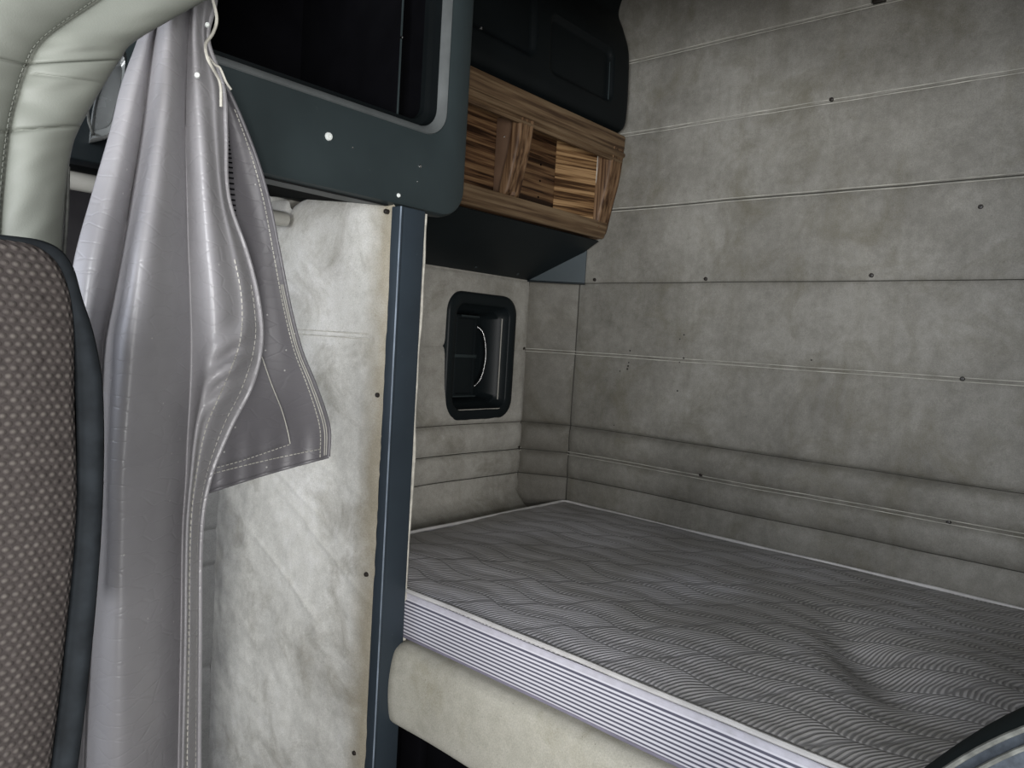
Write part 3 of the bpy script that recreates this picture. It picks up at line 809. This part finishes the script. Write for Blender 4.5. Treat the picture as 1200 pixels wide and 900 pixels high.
# pale cut edge that stands off the cloth near the top
edge = smoothline([(247, -10), (254, 20), (250, 38), (241, 52), (243, 68), (249, 80), (258, 98), (259, 125)], 6)
link('cut_edge', tube([at_y(q[0], q[1], 0.935 + .012 * math.sin(i * .18)) for i, q in enumerate(edge)], .0020, 6), M['piping'], cu)
edge2 = smoothline([(244, 66), (252, 76), (258, 80), (265, 96), (271, 105)], 5)
link('cut_edge', tube([at_y(q[0], q[1], .955) for q in edge2], .0016, 6), M['piping'], cu)
p = at_y(231, 88, .935); link('snap', stud(p, (-.4, -.9, .1), .0036, .0025), M['white'], cu)
p = at_y(243, 29, .945); link('snap', stud(p, (-.4, -.9, .1), .003, .0025), M['white'], cu)

# the turned-back lower corner of the curtain
YFL = 1.045
rightE = smoothline([(264, 98), (283, 140), (302, 190), (316, 240), (328, 300), (340, 360), (353, 410), (368, 447), (380, 480), (386, 505), (385, 535)], 8)
leftE = smoothline([(254, 98), (256, 140), (258, 190), (262, 240), (262, 300), (262, 360), (262, 410), (258, 447), (252, 480), (246, 520), (243, 577)], 8)
nF = len(rightE) - 1
def fpoint(u, t, lift=0.0):
    i = t * nF; k = min(int(i), nF - 1); f = i - k
    r = rightE[k].lerp(rightE[k + 1], f); l = leftE[k].lerp(leftE[k + 1], f)
    q = l.lerp(r, u)
    q.y += 4 * math.sin(math.pi * u) * t * t * -0.4
    y = YFL + .010 * math.sin(u * 3.0 + .3) + .008 * noise.noise(Vector((u * 2.5, t * 4, 2))) - lift
    if t > .86: y += .0025 * math.sin(u * 34) * (t - .86) / .14
    return at_y(q.x, q.y, y)
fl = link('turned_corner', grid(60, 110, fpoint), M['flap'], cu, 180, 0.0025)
link('hem', tube([fpoint(1, i / 110) for i in range(111)], .003, 8), M['flap'], fl)
link('hem', tube([fpoint(i / 60, 1) for i in range(61)], .003, 8), M['flap'], fl)
link('stitching', dashes([fpoint(.87 + .06 * (i / 110), i / 110, .0022) for i in range(8, 111)], .0009, .005, .0018), M['stitch'], fl)
link('stitching', tube([fpoint(.90 + .065 * (i / 110), i / 110, .0022) for i in range(50, 110)], .0009, 5), M['stitch'], fl)
link('stitching', tube([fpoint(.94 + .04 * (i / 110), i / 110, .0022) for i in range(50, 110)], .0008, 5), M['stitch'], fl)
link('stitching', dashes([fpoint(i / 60, .965, .0024) for i in range(2, 58)], .0008, .005, .0025), M['stitch'], fl)
ip = smoothline([(307, 418), (318, 450), (330, 480), (337, 505), (340, 520)], 6)
link('stitching', tube([at_y(q[0], q[1], YFL - .0085) for q in ip], .0009, 5), M['stitch'], fl)
ip = smoothline([(339, 521), (310, 531), (280, 541), (250, 549)], 6)
link('stitching', dashes([at_y(q[0], q[1], YFL - .0085) for q in ip], .0007, .004, .003), M['stitch'], fl)
zp = smoothline([(261, 98), (263, 150), (268, 190), (272, 240), (276, 285)], 8)
link('zipper', merge(*[box(-.0035, .0035, -.0012, .0012, -.0016, .0016) and tube([at_y(q[0] - 3, q[1], YFL - .012), at_y(q[0] + 4, q[1] + .8, YFL - .012)], .0012, 5) for q in zp[:: 1]]), M['void'], fl)

# ------------------------------------------------------------------ padded arch of the cab
YA = .87
innerA = smoothline([(420, -110), (330, -52), (238, 1), (160, 46), (140, 69), (118, 104), (92, 150), (82, 180), (76, 230), (72, 290), (70, 380), (66, 520), (60, 700)], 8)
seamA = smoothline([(300, -160), (200, -60), (110, 2), (50, 45), (30, 75), (18, 110), (9, 150), (2, 210), (-4, 290), (-10, 380), (-16, 520), (-24, 700), (-30, 800)], 8)
outerA = smoothline([(150, -260), (60, -140), (-10, -60), (-50, 0), (-80, 50), (-100, 110), (-110, 150), (-120, 210), (-125, 290), (-130, 380), (-130, 520), (-130, 700), (-130, 820)], 8)
nA = len(innerA) - 1
seamA = seamA[:nA + 1]; outerA = outerA[:nA + 1]
ribs = [(0.335, 0.0, .006), (0.385, .10, .0025), (0.50, -.03, .006)]
def arch(u, t):
    i = t * nA; k = min(int(i), nA - 1); f = i - k
    A = innerA[k].lerp(innerA[k + 1], f); B = seamA[k].lerp(seamA[k + 1], f); D = outerA[k].lerp(outerA[k + 1], f)
    # u: 0 back edge, .15 inner edge, .55 seam, 1 outer
    if u < .12:
        w = u / .12; q = A; y = YA + .045 - .045 * w + .012; y = YA + .05 * (1 - w) + .012
    elif u < .55:
        w = (u - .12) / .43; q = A.lerp(B, w); y = YA + .014 - .022 * math.sin(math.pi * min(1, w * .98)) ** .45
        if w > .93: y += .004
    else:
        w = (u - .55) / .45; q = B.lerp(D, w); y = YA + .006 - .024 * math.sin(math.pi * min(.5, w * .8)) ** .5
    for rb, sl_, dp in ribs:
        y += dp * math.exp(-(abs(t - rb + sl_ * (u - .3)) / .0035) ** 2) * (1 if u > .12 and (sl_ < .05 or u < .5) else 0)
    y += .0025 * noise.noise(Vector((u * 4, t * 26, 1)))
    return at_y(q[0], q[1], y)
ar = tag(link('padded_arch', grid(70, 260, arch), M['arch'], None, 180, 0.002), 'grey-green padded vinyl arch trim curving over the curtain top at upper left', 'trim panel')
link('stitching', dashes([arch(.555, i / 200) - Vector((0, .002, 0)) for i in range(200)], .0007, .004, .002), M['arch'], ar)
link('piping', tube([at_y(q[0], q[1], .884) for q in smoothline([(80, 195), (79, 240), (76, 290), (73, 330)], 6)], .0018, 6), M['nearpipe'], ar)

# small glossy fitting glimpsed between the arch and the curtain
bk = root('belt_bracket', at_y(108, 150, 1.0), 'glossy dark belt bracket glimpsed between padded arch and curtain', 'bracket')
o3 = [(104, 168), (108, 130), (118, 95), (132, 66), (148, 62), (146, 100), (138, 132), (128, 160)]
P = smoothline(o3 + [o3[0]], 4)[:-1]
def bl(y, e):
    c = Vector((126, 115)); return [at_y(*(c + (Vector((q[0], q[1])) - c) * e), y) for q in P]
link('shell', loft([bl(1.07, 1.0), bl(1.035, 1.0), bl(1.027, .9), bl(1.031, .72), bl(1.030, .70)], True, True), plain('satin_grey_fitting', (0.16, 0.17, 0.17), 0.25, spec=0.8), bk, 50)
link('mounting_plate', box(.335, .40, 1.07, 1.114, .20, .32, .004), M['black'], bk)
link('webbing', tube([at_y(103, 130, 1.01), at_y(104, 142, 1.008), at_y(108, 155, 1.01), at_y(112, 160, 1.05)], .0018, 6), M['nearpipe'], bk)

# ------------------------------------------------------------------ far seat, seen from the side
se = root('cab_seat', (-0.05, 0.6, ZF), 'brown woven cloth cab seat with charcoal border in the left foreground', 'seat')
prof = [(-.03, .020), (.04, .033), (.098, .0345), (.119, .0335), (.129, .025), (.1345, .008), (.141, -.013), (.1455, -.043), (.1465, -.10), (.1435, -.168), (.138, -.234), (.128, -.33), (.115, -.42), (.10, -.52), (-.08, -.52), (-.07, -.40), (-.055, -.20), (-.045, -.05), (-.04, 0)]
PP = smoothline([Vector((a, b)) for a, b in prof] + [Vector(prof[0])], 6)[:-1]
cen = Vector((.045, -.22))
def sl(y, inset):
    out = []
    for i, q in enumerate(PP):
        t = (PP[(i + 1) % len(PP)] - PP[i - 1]).normalized(); nn = Vector((t.y, -t.x))
        if nn.dot(cen - q) < 0 and False: nn = -nn
        qq = q + nn * inset
        out.append(Vector((qq.x, y, qq.y)))
    return out
link('backrest_border', loft([sl(.404, .013), sl(.4005, .010), sl(.399, .006), sl(.400, .002), sl(.404, 0), sl(.44, 0), sl(.77, 0), sl(.79, .006), sl(.80, .02)], False, True), M['seatside'], se, 180)
FP = smoothline([Vector(a) for a in [(-.02, .022), (.04, .0315), (.098, .0330), (.116, .0305), (.1255, .019), (.1300, -.002), (.1315, -.043), (.1335, -.10), (.1295, -.168), (.124, -.234), (.114, -.33), (.100, -.42), (.088, -.50), (-.06, -.50), (-.052, -.40), (-.040, -.20), (-.032, -.05)]] + [Vector((-.02, .022))], 5)[:-1]
c0 = Vector((.045, -.22))
link('woven_panel', loft([[Vector(((q - c0).x * e + c0.x, y, (q - c0).y * e2 + c0.y)) for q in FP] for (e, e2, y) in ((1.0, 1.0, .4035), (.985, .995, .3985), (.95, .985, .396), (.7, .8, .3935), (.3, .4, .393))], False, True), M['cloth'], se, 180)
link('seat_cushion', box(-.50, .09, .38, .84, -.66, -.50, .04, 4), M['cloth'], se)
link('pedestal', merge(box(-.42, .05, .44, .78, -1.20, -.66, .02), box(-.48, .10, .42, .80, ZF, -1.20, .01)), M['seatside'], se)

# ------------------------------------------------------------------ near seat shoulder at lower right
ns = root('near_seat', (0.48, -0.15, ZF), 'slate vinyl seat shoulder with pale piping in the lower right corner', 'seat')
op = [(-.40, -.42), (-.41, -.25), (-.34, -.155), (-.20, -.120), (-.08, -.135), (-.005, -.168), (.039, -.200), (.077, -.243), (.105, -.29), (.12, -.36), (.122, -.60), (.12, -.70), (-.38, -.70)]
OP = smoothline([Vector(a) for a in op] + [Vector(op[0])], 6)[:-1]
def nl(x, e):
    out = []
    for i, q in enumerate(OP):
        t = (OP[(i + 1) % len(OP)] - OP[i - 1]).normalized(); nn = Vector((t.y, -t.x)); out.append(Vector((x, *(q + nn * e))))
    return out
link('backrest', loft([nl(.497, .016), nl(.4955, .010), nl(.5, .004), nl(.501, .001)], True, False), M['nearvinyl'], ns, 60)
link('border', loft([nl(.501, .001), nl(.505, .0), nl(.53, -.001), nl(.548, .002), nl(.556, .012)], False, True), plain('dark_seat_border', (0.012, 0.017, 0.018), 0.8, spec=0.1), ns, 60)
for x, e, r in ((.4985, .001, .0017), (.495, .0085, .0015)):
    q = nl(x, e); link('piping', tube(q + [q[0]], r, 8, False), M['nearpipe'], ns)
link('seat_cushion', box(.06, .52, -.40, .10, -.86, -.70, .04, 4), M['nearvinyl'], ns)
link('pedestal', box(.12, .46, -.32, .02, ZF, -.86, .02), M['seatside'], ns)

for o in S.objects:
    if '_base' in o: del o['_base']
